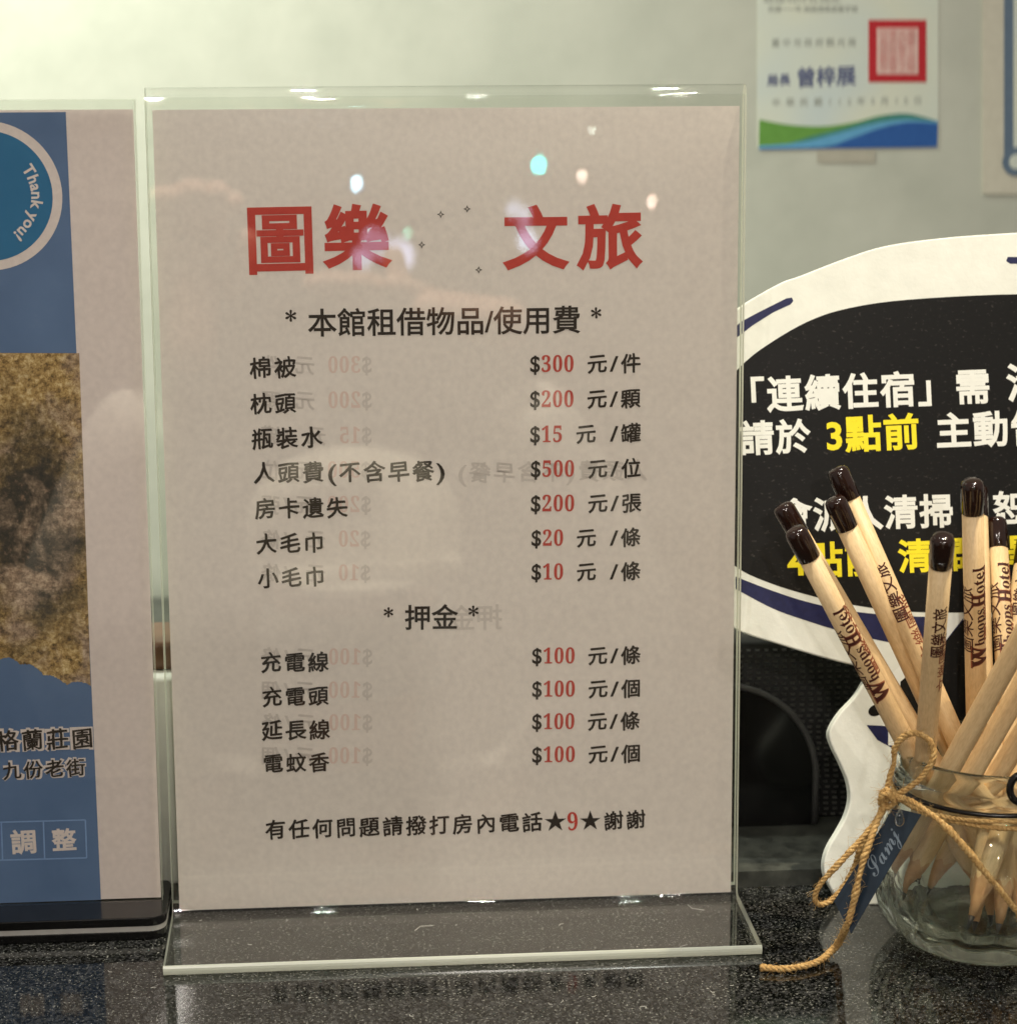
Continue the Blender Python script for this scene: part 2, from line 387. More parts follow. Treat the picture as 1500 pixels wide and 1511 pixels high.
def write(sheet, segs, x0, y0, x1, y1, style, parent, name='lettering', h=.12, ratio=1.0, gap=0.0, mirror=False, zs=1.0, mats=None):
    """first ink at photo pixel (x0,y0), last ink at (x1,y1): both on the line through the glyph centres"""
    out = layout(segs, style, gap=gap)
    allx = np.hstack([v[:, 0] for v, _ in out.values()]); a0, a1 = allx.min(), allx.max()
    p0, p1 = sheet.uv(x0, y0), sheet.uv(x1, y1); d = p1-p0; L = np.linalg.norm(d); ex = d/L; ey = np.array([-ex[1], ex[0]])
    s = L/(a1-a0); obs = []
    if mirror:
        for k in out: out[k][0][:, 0] = a0+a1-out[k][0][:, 0]
    for key, (V, F) in out.items():
        U = np.zeros_like(V)
        xy = p0+np.outer((V[:, 0]-a0)*s, ex)+np.outer(V[:, 1]*s*ratio, ey)
        U[:, :2] = xy; U[:, 2] = h+V[:, 2]*s*zs
        if mirror: F = [f[::-1] for f in F]
        obs.append(link(name, sheet.pts(U), F, M[key], parent))
    return obs
def flat(sheet, pts, mat, parent, name, h, px=True, holes=None):
    U = [sheet.uv(*p) if px else np.array(p, float) for p in pts]
    V = [sheet.P(u, v, h) for u, v in U]
    return link(name, V, [tuple(range(len(V)))], mat, parent)
def slab(sheet, U, h0, h1, mats, parent, name, smooth=False):
    n = len(U); V = [sheet.P(u, v, h1) for u, v in U]+[sheet.P(u, v, h0) for u, v in U]
    F = [tuple(range(n)), tuple(range(2*n-1, n-1, -1))]+[(i, i+n, (i+1) % n+n, (i+1) % n) for i in range(n)]
    mi = [0, 0]+[1 if len(mats) > 1 else 0]*n
    return link(name, V, F, mats, parent, mi=mi)

# ================================================================== SETTING
struct(link('counter', *box(-900, 900, -215, 465, -40, 0), M['granite']))
struct(link('ledge', *box(-900, 900, 13, 466, -1, 6.5), M['granite_edge']))
struct(link('wall', *box(-1400, 1400, 470, 540, -300, 1400), M['wall']))
struct(link('back_wall', *box(-2500, 2500, -3300, -3200, -1000, 1600), M['back_wall']))
struct(link('floor', *box(-2500, 2500, -3200, 465, -1010, -1000), M['floor']))

# ================================================================== BLACK CASE BEHIND
case = thing('storage_case', 'black box with dimpled woven front standing behind the white cutout sign', 'case')
Yc = 70.0
ztop = hy(1150, 946, Yc)[2]; zb = 6.5
bevel(link('case_body', *box(20, 330, Yc, Yc+55, zb, ztop), M['black_fabric'], case), 1.5)
V, F = [], []
rows = int((ztop-zb-2)/2.35)
for r_ in range(rows):
    for c_ in range(118):
        x = 60+c_*2.35*1.55+(r_ % 2)*.5+(r_ % 3)*.25; z = zb+1.6+r_*2.35
        if x > 325: continue
        o = len(V); a, b, d = 1.0, .5, 1.1
        V += [(x-a, Yc-.02, z-b), (x+a, Yc-.02, z-b), (x+a, Yc-.02, z+b), (x-a, Yc-.02, z+b), (x-a*.5, Yc-d, z), (x+a*.5, Yc-d, z)]
        F += [(o, o+1, o+5, o+4), (o+1, o+2, o+5), (o+2, o+3, o+4, o+5), (o+3, o, o+4)]
wv = link('weave', V, F, M['weave_highlight'], case); wv['kind'] = 'stuff'
tb_ = thing('tissue_box', 'pale green-white box seen in the narrow gap between the two sign holders', 'box')
bx = hy(215, 1000, 18); bevel(link('box_body', *box(-190, -75, 18, 64, 6.5, bx[2]), M['board_white'], tb_), 2)
bx2 = hy(215, 945, 30)
bevel(link('brown_lid', *box(-180, -85, 26, 58, bx[2]+.2, bx2[2]), M['lid'], tb_), 2)
arch = thing('card_holder', 'smooth black rounded panel leaning on the dimpled box, just right of the white price list', 'holder')
Ya = 62.0; c0 = hy(1063, 1150, Ya); rx = hy(1203, 1150, Ya)[0]-c0[0]; rz = hy(1063, 1012, Ya)[2]-c0[2]
U = [(c0[0]+rx*math.cos(a), c0[2]+rz*math.sin(a)) for a in np.linspace(0, math.pi, 40)]+[(c0[0]-rx, zb), (c0[0]+rx, zb)]
sh = Sheet((0, Ya, 0), (1, 0, 0), (0, 0, 1))
slab(sh, U, -5, 0, [M['black_gloss']], arch, 'front_panel')
P = [(u, Ya-.3, v) for u, v in U[:40]]; P = [(c0[0]+rx, Ya-.3, zb+1)]+P+[(c0[0]-rx, Ya-.3, zb+1)]
link('rim', *tube(P, 1.4, 8), M['rim_highlight'], arch, smooth=True)

# ================================================================== WALL PAPERS
YW = 470.0
ws = Sheet((0, YW-.4, 0), (1, 0, 0), (0, 0, 1))
def rect_px(sheet, x0, y0, x1, y1):
    a = sheet.uv(x0, y0); b = sheet.uv(x1, y0); c = sheet.uv(x1, y1); d = sheet.uv(x0, y1); return [d, c, b, a]
cert = thing('certificate', 'certificate with a red square seal and green and blue wave, taped to the wall', 'certificate')
slab(ws, rect_px(ws, 1117, -320, 1384, 218), -.3, 0, [M['cert']], cert, 'paper')
def wsurf(pts, mat, name, h): return flat(ws, pts[::-1], M[mat], cert, name, h)
def strip(top, bot): return top+bot[::-1]
tg = catmull([(1120, 176), (1165, 184), (1215, 186), (1260, 180), (1300, 170), (1340, 168), (1383, 180)], 6)
bm = [(1382, 217), (1119, 220)]
wsurf(list(map(tuple, tg))+bm, 'c_green', 'green_wave', .1)
t2 = catmull([(1200, 200), (1245, 188), (1290, 174), (1335, 167), (1383, 178)], 6)
wsurf(list(map(tuple, t2))+[(1382, 217), (1150, 216)], 'c_teal', 'teal_wave', .2)
t3 = catmull([(1119, 215), (1180, 210), (1230, 198), (1280, 184), (1330, 176), (1383, 179)], 6)
wsurf(list(map(tuple, t3))+bm, 'c_sky', 'pale_blue_wave', .3)
t4 = catmull([(1119, 219), (1215, 216), (1260, 202), (1300, 188), (1340, 180), (1383, 182)], 6)
wsurf(list(map(tuple, t4))+bm, 'c_blue', 'blue_wave', .4)
seal = slab(ws, rect_px(ws, 1281, 29, 1366, 121), 0, .25, [M['c_red']], cert, 'seal')
slab(ws, rect_px(ws, 1293, 41, 1354, 109), .2, .35, [M['c_pink']], seal, 'seal_field')
for i in range(5):
    write(ws, [('印局旅觀市'[i]+'章府政業管'[i]+'光記登北之'[i]+'圖樂文旅館'[i], 'c_rose')], 1297, 50+i*12.5, 1350, 50+i*12.5, 'plain', seal, 'seal_character', h=.5)
write(ws, [('民國一一年·旅館標章證書字號', 'c_grey')], 1133, 13, 1265, 13, 'medium', cert)
write(ws, [('茲證明符合規定', 'c_grey')], 1126, -4, 1240, -4, 'medium', cert)
write(ws, [('臺中市政府觀光局', 'c_grey')], 1138, 63, 1262, 62, 'medium', cert, gap=.25)
write(ws, [('局長', 'c_ink')], 1131, 119, 1166, 117, 'heavy', cert)
write(ws, [('曾梓展', 'c_ink')], 1177, 115, 1263, 111, 'heavy', cert)
write(ws, [('中華民國112年5月15日', 'c_grey')], 1139, 151, 1358, 148, 'medium', cert, gap=.6)
for x, y in ((1250, 222),):
    flat(ws, [(1205, 221), (1205, 240), (1290, 240), (1290, 221)], M['c_tape'], cert, 'tape', .15)
fr = thing('framed_notice', 'cream card with a grey-blue rounded frame, cut off by the right edge of the picture', 'notice')
slab(ws, rect_px(ws, 1449, -320, 1800, 286), -.3, .8, [M['c_cream']], fr, 'paper')
slab(ws, rect_px(ws, 1480, -320, 1720, 240), .8, 1.1, [M['c_frame']], fr, 'border')
slab(ws, rect_px(ws, 1494, -320, 1706, 228), 1.1, 1.3, [M['cert']], fr, 'field')
cc = ws.uv(1498, 238); px = (ws.uv(1500, 0)-ws.uv(1400, 0))[0]/100
U = [(cc[0]+21*px*math.cos(a), cc[1]+21*px*math.sin(a)) for a in np.linspace(0, 2*math.pi, 32, endpoint=False)]
slab(ws, U, 1.3, 1.6, [M['c_frame']], fr, 'corner_ring')
U = [(cc[0]+11*px*math.cos(a), cc[1]+11*px*math.sin(a)) for a in np.linspace(0, 2*math.pi, 32, endpoint=False)]
slab(ws, U, 1.6, 1.8, [M['cert']], fr, 'corner_field')

# ================================================================== CUTOUT SIGN
LB = math.radians(13)
cs = Sheet((150, -9, 0), (1, 0.02, 0), (0, math.sin(LB), math.cos(LB)))
cut = thing('cutout_sign', 'white foam board cutout with black speech bubble and yellow and white writing, behind the pencils', 'sign')
bub = [(1500, 343), (1400, 350), (1310, 362), (1250, 380), (1180, 407), (1150, 418), (1095, 450), (1040, 492), (985, 560), (958, 640), (962, 740), (990, 830), (1035, 895), (1088, 930),
       (1150, 951), (1220, 972), (1268, 984)]
bub = [tuple(p) for p in catmull(bub, 6)]
neck = [(1279, 1000), (1262, 1028), (1240, 1052), (1227, 1072), (1223, 1086), (1228, 1103), (1240, 1128), (1251, 1155), (1254, 1180), (1248, 1205), (1236, 1228), (1222, 1252), (1216, 1272), (1216, 1288), (1220, 1300),
        (1232, 1322), (1246, 1342)]
neck = [tuple(p) for p in catmull(neck, 5)]
right = [(1700, 1342), (1760, 1200), (1790, 1050), (1950, 930), (2010, 820), (2040, 660), (1990, 520), (1860, 420), (1700, 362)]
out = [cs.uv(*p) for p in bub+neck]
out = [p for p in out if p[1] > 0.05]
rt = [cs.uv(*p) for p in right]; rt[0] = np.array([rt[0][0], .05]); out.append(np.array([out[-1][0]+1, .05]))
out = out+rt
bo = slab(cs, out[::-1] if False else out, -5.5, 0, [M['board_white']], cut, 'board')
m = bo.modifiers.new('soft edges', 'BEVEL'); m.width = .5*MM; m.segments = 2; m.limit_method = 'ANGLE'; m.angle_limit = 1.0
# black bubble
ell = [(1500, 434), (1340, 442), (1250, 455), (1190, 475), (1130, 510), (1093, 540), (1050, 590), (1025, 660), (1030, 740), (1055, 800), (1088, 838), (1140, 862), (1200, 880), (1260, 893), (1330, 902), (1420, 904),
       (1560, 900), (1700, 875), (1820, 800), (1860, 680), (1820, 560), (1700, 470), (1600, 440)]
ell = [tuple(p) for p in catmull(ell, 5, True)]
flat(cs, ell, M['print_black'], cut, 'speech_bubble', .05)
def band(up, lo, mat, name, h=.06):
    flat(cs, [tuple(p) for p in catmull(up, 5)]+[tuple(p) for p in catmull(lo, 5)][::-1], M[mat], cut, name, h)
nav = [(1085, 851), (1140, 872), (1190, 888), (1250, 901), (1330, 909), (1420, 911)]
nlo = [(1085, 869), (1140, 898), (1190, 916), (1250, 934), (1330, 951), (1420, 960)]
flat(cs, [tuple(p) for p in catmull(nav, 5)]+[tuple(p) for p in catmull(nlo, 5)][::-1], M['navy'], cut, 'navy_band', .06)
flat(cs, [(1080, 486), (1094, 474), (1120, 460), (1160, 440), (1168, 439), (1170, 444), (1166, 449), (1140, 461), (1110, 480), (1080, 503)][::-1], M['navy'], cut, 'navy_stroke', .06)
flat(cs, [(1486, 379), (1484, 385), (1490, 389), (1600, 388), (1600, 378)], M['navy'], cut, 'navy_stroke', .06)
# tail of the bubble: white flash and black field
flat(cs, [(1400, 905), (1426, 905), (1395, 945), (1330, 1012), (1330, 1100), (1310, 1100), (1310, 1000)], M['print_white'], cut, 'white_flash', .08)
flat(cs, [(1424, 911), (1700, 911), (1700, 1110), (1352, 1110), (1326, 1060), (1328, 1006), (1396, 945)], M['print_black'], cut, 'black_field', .10)
flat(cs, [(1278, 1070), (1300, 1071), (1330, 1074), (1350, 1140), (1318, 1105), (1294, 1092)], M['navy'], cut, 'navy_wedge', .06)
e = [(1292+11*math.cos(a)+3*math.sin(a), 1048-9*math.sin(a)) for a in np.linspace(0, 2*math.pi, 20, endpoint=False)]
flat(cs, e, M['print_black'], cut, 'dark_spot', .06)
W_, Y_ = 'print_white', 'yellow'
write(cs, [('「連續住宿」', W_), ('需', W_)], 1108, 584, 1459, 570, 'heavy', cut, gap=.045)
write(cs, [('清掃者', W_)], 1484, 566, 1660, 560, 'heavy', cut, gap=.045)
write(cs, [('請於', W_)], 1091, 648, 1196, 644, 'heavy', cut, gap=.03)
write(cs, [('3點前', Y_)], 1219, 643, 1355, 637, 'heavy', cut, gap=.03)
write(cs, [('主動告知', W_)], 1381, 637, 1594, 628, 'heavy', cut, gap=.03)
write(cs, [('會派人清掃', W_)], 1146, 762, 1405, 754, 'heavy', cut, gap=.03)
write(cs, [('恕不', W_)], 1464, 751, 1565, 748, 'heavy', cut, gap=.03)
write(cs, [('4點前', Y_)], 1161, 829, 1297, 824, 'heavy', cut, gap=.03)
write(cs, [('清掃', Y_)], 1324, 822, 1425, 818, 'heavy', cut, gap=.03)
write(cs, [('完畢', Y_)], 1432, 817, 1534, 813, 'heavy', cut, gap=.03)

# ================================================================== MAIN PRICE STAND
PHI = math.radians(2.0); Wd = 212.0; H = 304.0; BD = 51.0; TH = 3.5
ps = Sheet((0, 0, 0), (1, 0, 0), (0, math.sin(PHI), math.cos(PHI)))
stand = thing('sign_holder', 'clear acrylic L-shaped holder on the granite with pale green edges around the price list', 'sign holder')
def bent_sheet(x0, x1, prof, th, parent, name, mats):
    """a sheet of thickness th following the profile [(y, z)]; the two long faces are clear, the cut edges pale to stand in for their glow"""
    P = np.array(prof); T = np.gradient(P, axis=0); T /= np.linalg.norm(T, axis=1)[:, None]; Nn = np.stack([-T[:, 1], T[:, 0]], 1)
    A = P+Nn*th/2; B = P-Nn*th/2; n = len(P); V = []
    for x in (x0, x1):
        for Q in (A, B): V += [(x, q[0], q[1]) for q in Q]
    F, mi = [], []
    a0, b0, a1, b1 = 0, n, 2*n, 3*n
    for i in range(n-1):
        F += [(a0+i, a0+i+1, a1+i+1, a1+i), (b0+i, b1+i, b1+i+1, b0+i+1), (a0+i, b0+i, b0+i+1, a0+i+1), (a1+i, a1+i+1, b1+i+1, b1+i)]; mi += [0, 0, 1, 1]
    nose = 5; o0 = len(V)
    for x in (x0, x1):
        for k in range(nose):
            a = math.pi*(k+1)/(nose+1); c = (A[0]+B[0])/2; h_ = (A[0]-B[0])/2; q = c+h_*math.cos(a)-T[0]*(th*.28*math.sin(a)); V.append((x, q[0], q[1]))
    e0 = [a0]+[o0+k for k in range(nose)]+[b0]; e1 = [a1]+[o0+nose+k for k in range(nose)]+[b1]
    for k in range(nose+1): F.append((e0[k], e1[k], e1[k+1], e0[k+1])); mi.append(1)
    F += [tuple(e0), tuple(e1), (a0+n-1, b0+n-1, b1+n-1, a1+n-1)]; mi += [1, 1, 1]
    F2 = []
    for f, k in zip(F, mi):
        if k == 1: q = len(V); V += [V[i] for i in f]; f = tuple(range(q, q+len(f)))
        F2.append(f)
    return link(name, V, F2, mats, parent, mi=mi, smooth=True)
def arc(cy, cz, r, a0, a1, n=8): return [(cy+r*math.cos(math.radians(a)), cz+r*math.sin(math.radians(a))) for a in np.linspace(a0, a1, n)]
zc = TH/2+.15
up = np.array([math.sin(PHI), math.cos(PHI)])
# base (front edge to back), bend, front panel, tight fold at the top, back panel down
def pp(y, v): return (y+up[0]*v, up[1]*v)
prof = [(-BD, zc), (-BD*.66, zc), (-BD*.33, zc), (-3.4, zc)]+[(-3.4+3.2*math.sin(a), zc+3.2-3.2*math.cos(a)) for a in np.radians(range(8, 89, 8))]
prof += [pp(-.2, v) for v in (12, 60, 120, 180, 240, 290, H-4)]
prof += [(pp(-.2, H-4)[0]+2.55-2.55*math.cos(a), pp(0, H-4)[1]+3.0*math.sin(a)) for a in np.radians(range(15, 170, 15))]
prof += [pp(4.9, v) for v in (H-4, 290, 240, 180, 120, 60, 5)]
o = bent_sheet(-Wd/2, Wd/2, prof, TH, stand, 'acrylic_sheet', [M['acrylic'], M['acrylic_edge']])
# papers between the two panels
listp = thing('price_list', 'white sheet with red title and dollar prices inside the clear acrylic holder', 'price list')
pl = Sheet((0, 2.15, 0), (1, 0, 0), (0, math.sin(PHI), math.cos(PHI)))
slab(pl, [(-103.7, 2.6), (104.2, 2.6), (104.2, 297), (-103.7, 297)], -.25, 0, [M['paper']], listp, 'sheet')
K, RD = 'ink', 'ink_red'
def W(segs, x0, y0, x1, y1, st, **kw): return write(pl, segs, x0, y0, x1, y1, st, listp, **kw)
W([('圖', RD)], 366, 356, 461, 354, 'title_dense', name='title_character')
W([('樂', RD)], 475, 353, 578, 351, 'title', name='title_character')
W([('文', RD)], 741, 353, 840, 352, 'title', name='title_character')
W([('旅', RD)], 850, 352, 948, 350, 'title', name='title_character')
W([('*', K)], 421, 471, 437, 471, 'medium'); W([('*', K)], 872, 467, 887, 466, 'medium')
W([('本館租借物品/使用費', K)], 454, 477, 856, 472, 'medium')
rowsL = [('棉被', 368, 543, 437, 542), ('枕頭', 369, 596, 437, 595), ('瓶裝水', 371, 648, 476, 645), ('人頭費(不含早餐)', 374, 698, 656, 695), ('房卡遺失', 376, 751, 513, 749),
         ('大毛巾', 378, 803, 476, 801), ('小毛巾', 380, 854, 477, 851), ('充電線', 385, 978, 485, 977), ('充電頭', 387, 1029, 485, 1027), ('延長線', 386, 1078, 487, 1077), ('電蚊香', 389, 1127, 486, 1125)]
for t, a, b, c, d in rowsL: W([(t, K)], a, b, c, d, 'kai', gap=(.0 if len(t) != 3 else .0))
rowsR = [('300', ' 元/件', 782, 537, 945, 536), ('200', ' 元/顆', 782, 589, 945, 588), ('15', ' 元 /罐', 782, 641, 945, 639), ('500', ' 元/位', 783, 692, 945, 691), ('200', ' 元/張', 783, 743, 946, 742),
         ('20', ' 元 /條', 784, 794, 945, 793), ('10', ' 元 /條', 784, 844, 945, 843), ('100', ' 元/條', 785, 968, 945, 967), ('100', ' 元/個', 785, 1017, 944, 1016), ('100', ' 元/條', 785, 1065, 944, 1064), ('100', ' 元/個', 785, 1114, 944, 1112)]
for n_, t, a, b, c, d in rowsR: W([('$', K), (n_, 'price_red'), (t, K)], a, b, c, d, 'kai', name='price')
W([('*', K)], 566, 908, 580, 908, 'medium'); W([('押金', K)], 597, 912, 676, 911, 'medium'); W([('*', K)], 691, 907, 706, 906, 'medium')
W([('有任何問題請撥打房內電話', K)], 391, 1225, 800, 1213, 'kai')
W([('★', K)], 803, 1213, 835, 1212, 'medium'); W([('9', RD)], 837, 1213, 852, 1212, 'kai'); W([('★', K)], 855, 1212, 886, 1211, 'medium')
W([('謝謝', K)], 891, 1212, 952, 1209, 'kai')
# the twin print on the back shows faintly through
gx = lambda x, y: 1318+ (y-350)*.012 - x
GH, GR = 'ghost', 'ghost_red'
for n_, t, a, b, c, d in rowsR:
    yy = b+1; W([('$', GH), (n_, GR), (t, GH)], 1330-c, yy+1, 1330-a+(4 if b > 900 else 0), yy, 'kai', name='show_through', h=.04, mirror=True, zs=.2)
W([('人頭費(不含早餐)', GH)], 676, 698, 955, 694, 'kai', name='show_through', h=.04, mirror=True, zs=.2)
W([('押金', GH)], 661, 913, 741, 911, 'medium', name='show_through', h=.04, mirror=True, zs=.2)
for cx_, cy_ in ((689, 308), (650, 316), (622, 361), (706, 398)):
    star = []
    for k in range(8):
        a = k*math.pi/4+math.pi/2; rr = 5.6 if k % 2 == 0 else 2.2; star.append((cx_+rr*math.cos(a), cy_-rr*math.sin(a)))
    inn = [(cx_+(x-cx_)*.5, cy_+(y-cy_)*.5) for x, y in star]
    V = [pl.P(*pl.uv(*p), .15) for p in star]+[pl.P(*pl.uv(*p), .15) for p in inn]
    link('sparkle', V, [(i, (i+1) % 8, 8+(i+1) % 8, 8+i) for i in range(8)], M['ink'], listp)

# ================================================================== LEFT STAND
ls = Sheet((0, -1.0, 0), (1, 0, 0), (0, math.sin(PHI), math.cos(PHI)))
tl = ls.uv(199, 146); br = ls.uv(240, 1326)
lst = thing('sign_holder', 'clear stand on a black base with pale stripe, holding the blue poster at the left', 'sign holder')
XR = br[0]; XL = XR-213; ZB = 8.6
for nm, ya, yb in (('front_pane', -3.2, -1.2), ('back_pane', 1.2, 3.2)):
    v0, f0 = box(XL, XR, ya, yb, 0, 1); V = []
    for x, y, z in v0:
        q = ls.P(x, (ZB if z == 0 else tl[1])); V.append((q[0], q[1]+y+1.0, q[2] if z else ZB+.1))
    link(nm, V, f0, [M['acrylic'], M['acrylic_edge']], lst, mi=[0, 1, 0, 0, 1, 1])
def rr(x0, x1, y0, y1, r):
    out = []
    for cx_, cy_, a0 in ((x1-r, y1-r, 0), (x0+r, y1-r, 90), (x0+r, y0+r, 180), (x1-r, y0+r, 270)):
        for a in np.linspace(a0, a0+90, 7): out.append((cx_+r*math.cos(math.radians(a)), cy_+r*math.sin(math.radians(a))))
    return out
bs = Sheet((0, 0, 0), (1, 0, 0), (0, 1, 0)); bx1 = -107.3
for nm, z0, z1, mt, ins in (('base_bottom', .1, 3.3, 'black_gloss', 0), ('base_stripe', 3.3, 5.2, 'grey_layer', .15), ('base_top', 5.2, ZB, 'black_gloss', 0)):
    o = slab(bs, rr(-322+ins, bx1-ins, -18.5+ins, 20-ins, 6), z0, z1, [M[mt]], lst, nm)
    if mt == 'black_gloss':
        m = o.modifiers.new('soft edges', 'BEVEL'); m.width = .35*MM; m.segments = 2; m.limit_method = 'ANGLE'; m.angle_limit = 1.0
bp = thing('poster', 'blue poster with round thank-you emblem and golden tree photograph in the left stand', 'poster')
lp = Sheet((0, -.6, 0), (1, 0, 0), (0, math.sin(PHI), math.cos(PHI)))
slab(lp, [(XL+1, ZB+.5), (XR-.6, ZB+.5), (XR-.6, lp.uv(190, 161)[1]), (XL+1, lp.uv(190, 161)[1])], -.2, 0, [M['print_pale']], bp, 'sheet')
bl = lp.uv(97, 165); bb = lp.uv(149, 1328)
flat(lp, [(XL+4, bb[1]), (bb[0], bb[1]), (bl[0], bl[1]), (XL+4, bl[1])], M['blue'], bp, 'blue_field', .05, px=False)
cu = lp.uv(-19, 289); rr1 = lp.uv(92, 289)[0]-cu[0]; rr0 = rr1*.872
def circ(c, r, n=72): return [(c[0]+r*math.cos(a), c[1]+r*math.sin(a)) for a in np.linspace(0, 2*math.pi, n, endpoint=False)]
flat(lp, circ(cu, rr1), M['print_pale'], bp, 'emblem_ring', .12, px=False)
flat(lp, circ(cu, rr0), M['blue_azure'], bp, 'emblem_disc', .18, px=False)
def arc_text(s, c, r, a_start, size, mat):
    a = a_start
    for ch in s:
        if ch == ' ': a -= .34*size/r; continue
        V, F, wd = glyph(ch, 'heavy'); a -= wd*size/2/r*1.12
        ex = np.array([math.sin(a), -math.cos(a)]); ey = np.array([math.cos(a), math.sin(a)])
        U = np.zeros_like(V); U[:, :2] = np.array(c)+ey*r+np.outer(V[:, 0]*size, ex)+np.outer(V[:, 1]*size, ey); U[:, 2] = .25+V[:, 2]*size
        link('emblem_letter', lp.pts(U), F, M[mat], bp); a -= wd*size/2/r*1.12
arc_text('Thank you!', cu, rr1*.67, math.radians(37), 5.6, 'print_pale')
fol = [lp.uv(-200, 520), lp.uv(117, 521), lp.uv(134, 1013)]
xs = np.linspace(134, -200, 240)
for i, x in enumerate(xs[1:]): fol.append(lp.uv(x, 1006-6*abs(math.sin(i*.13))+6*math.sin(i*.05+1)+rng.normal(0, .7)-max(0, (90-x))*.32))
flat(lp, [tuple(p) for p in fol][::-1], M['foliage'], bp, 'tree_photo', .12, px=False)
for (t, a, b, c, d) in (('英格蘭莊園', -42, 1095, 136, 1089), ('九份老街', 4, 1138, 126, 1132)):
    write(lp, [(t, 'print_pale')], a-1.5, b, c+1.5, d, 'halo', bp, h=.12, zs=.3)
    write(lp, [(t, 'ink')], a, b, c, d, 'round', bp, h=.35, zs=1.2)
write(lp, [('調', 'print_pale')], 16, 1244, 53, 1242, 'heavy', bp, ratio=1.0); write(lp, [('整', 'print_pale')], 76, 1241, 113, 1239, 'heavy', bp)
M['line_blue'] = mottled('pale blue line', srgb(120, 150, 196), srgb(130, 160, 204), 200, .7)
def line(x0, y0, x1, y1, wpx, mat, parent, sheet, name='ruled_line', h=.1):
    a, b = sheet.uv(x0, y0), sheet.uv(x1, y1); d = (b-a)/np.linalg.norm(b-a); n = np.array([-d[1], d[0]])*wpx/2*.24
    link(name, [sheet.P(*(a-n), h), sheet.P(*(b-n), h), sheet.P(*(b+n), h), sheet.P(*(a+n), h)], [(0, 1, 2, 3)], M[mat], parent)
for q in ((-60, 1215, 126, 1210), (-60, 1271, 128, 1266), (126, 1210, 128, 1266), (64, 1212, 66, 1268), (2, 1214, 4, 1270)): line(*q, 2.2, 'line_blue', bp, lp)

# ================================================================== JAR
JX, JY = hy(1452, 1400, -42)[0], -42.0
jar = thing('glass_jar', 'round clear glass jar with lobed base, filled with pencils and tied with jute twine', 'jar')
def lobes(a, r, z):
    if z > 33 or z < .5: return 1.0
    k = math.sin(math.pi*min(1, max(0, z/33)))
    return 1+.065*k*(abs(math.cos(8*a))-.5)
prof_o = [(0.02, .9), (14, .7), (22, .2), (27, .2), (30.5, 1.8), (34.5, 6), (38, 12), (40.2, 20), (40.8, 28), (39.8, 36), (37.6, 44), (35, 50), (33.6, 54), (33.0, 57.5), (33.4, 59.5), (34.6, 60.6), (35.2, 62.2), (34.6, 63.8), (33.9, 64.8), (33.9, 68.5), (34.2, 70.4), (33.6, 71.8), (32.4, 72.2)]
prof_i = [(32.2, 71.6), (31.9, 69.5), (31.8, 64), (31.4, 59), (31.8, 54), (33, 49), (36, 42), (37.6, 34), (38.1, 27), (37.2, 20), (34.5, 14.5), (30, 10.5), (24, 8.6), (14, 8.0), (0.02, 7.8)]
pr = [tuple(p) for p in catmull(prof_o, 3)]+[tuple(p) for p in catmull(prof_i, 3)]
V, F = lathe(pr, JX, JY, 108, lobes)
link('jar_body', V, F, M['glass'], jar, smooth=True)
Pw = [(JX+34.3*math.cos(a), JY+34.3*math.sin(a), 59.2+.7*math.sin(a+.5)) for a in np.linspace(0, 2*math.pi, 73)]
link('bail_wire', *tube(Pw, .85, 8, False), M['wire'], jar, smooth=True)
c_ = hy(1506, 1163, JY-35)
Pw = [(c_[0]+4.0*math.cos(a), c_[1]-1.5+1.2*math.sin(a*.5), c_[2]+5.0*math.sin(a)) for a in np.linspace(0, 2*math.pi, 25)]
link('bail_loop', *tube(Pw, 1.3, 8, False), M['wire'], jar, smooth=True)

# ================================================================== PENCILS
PL = 172.0; PR = 3.75
def prad(a): return PR*(1-.035*(1-abs(math.cos(3*a))))
def fine(V, F, lim):
    """split long triangles so that a print can follow a round shaft"""
    st = [];
    for f in F:
        for k in range(1, len(f)-1): st.append((V[f[0]], V[f[k]], V[f[k+1]]))
    out = []
    while st:
        a, b, c = st.pop(); l = [abs(b-a)[1], abs(c-b)[1], abs(a-c)[1]]; m_ = int(np.argmax(l))
        if l[m_] < lim*2: out.append((a, b, c)); continue
        if m_ == 0: q = (a+b)/2; st += [(a, q, c), (q, b, c)]
        elif m_ == 1: q = (b+c)/2; st += [(a, b, q), (a, q, c)]
        else: q = (c+a)/2; st += [(a, b, q), (q, b, c)]
    A = np.array(out).reshape(-1, 3); return A, [(3*i, 3*i+1, 3*i+2) for i in range(len(out))]
TIPZ = 8.8
def project(P): d = P-CAM; return np.array([750+FPX*(d@_r)/(d@_f), 755.5-FPX*(d@_u)/(d@_f)])
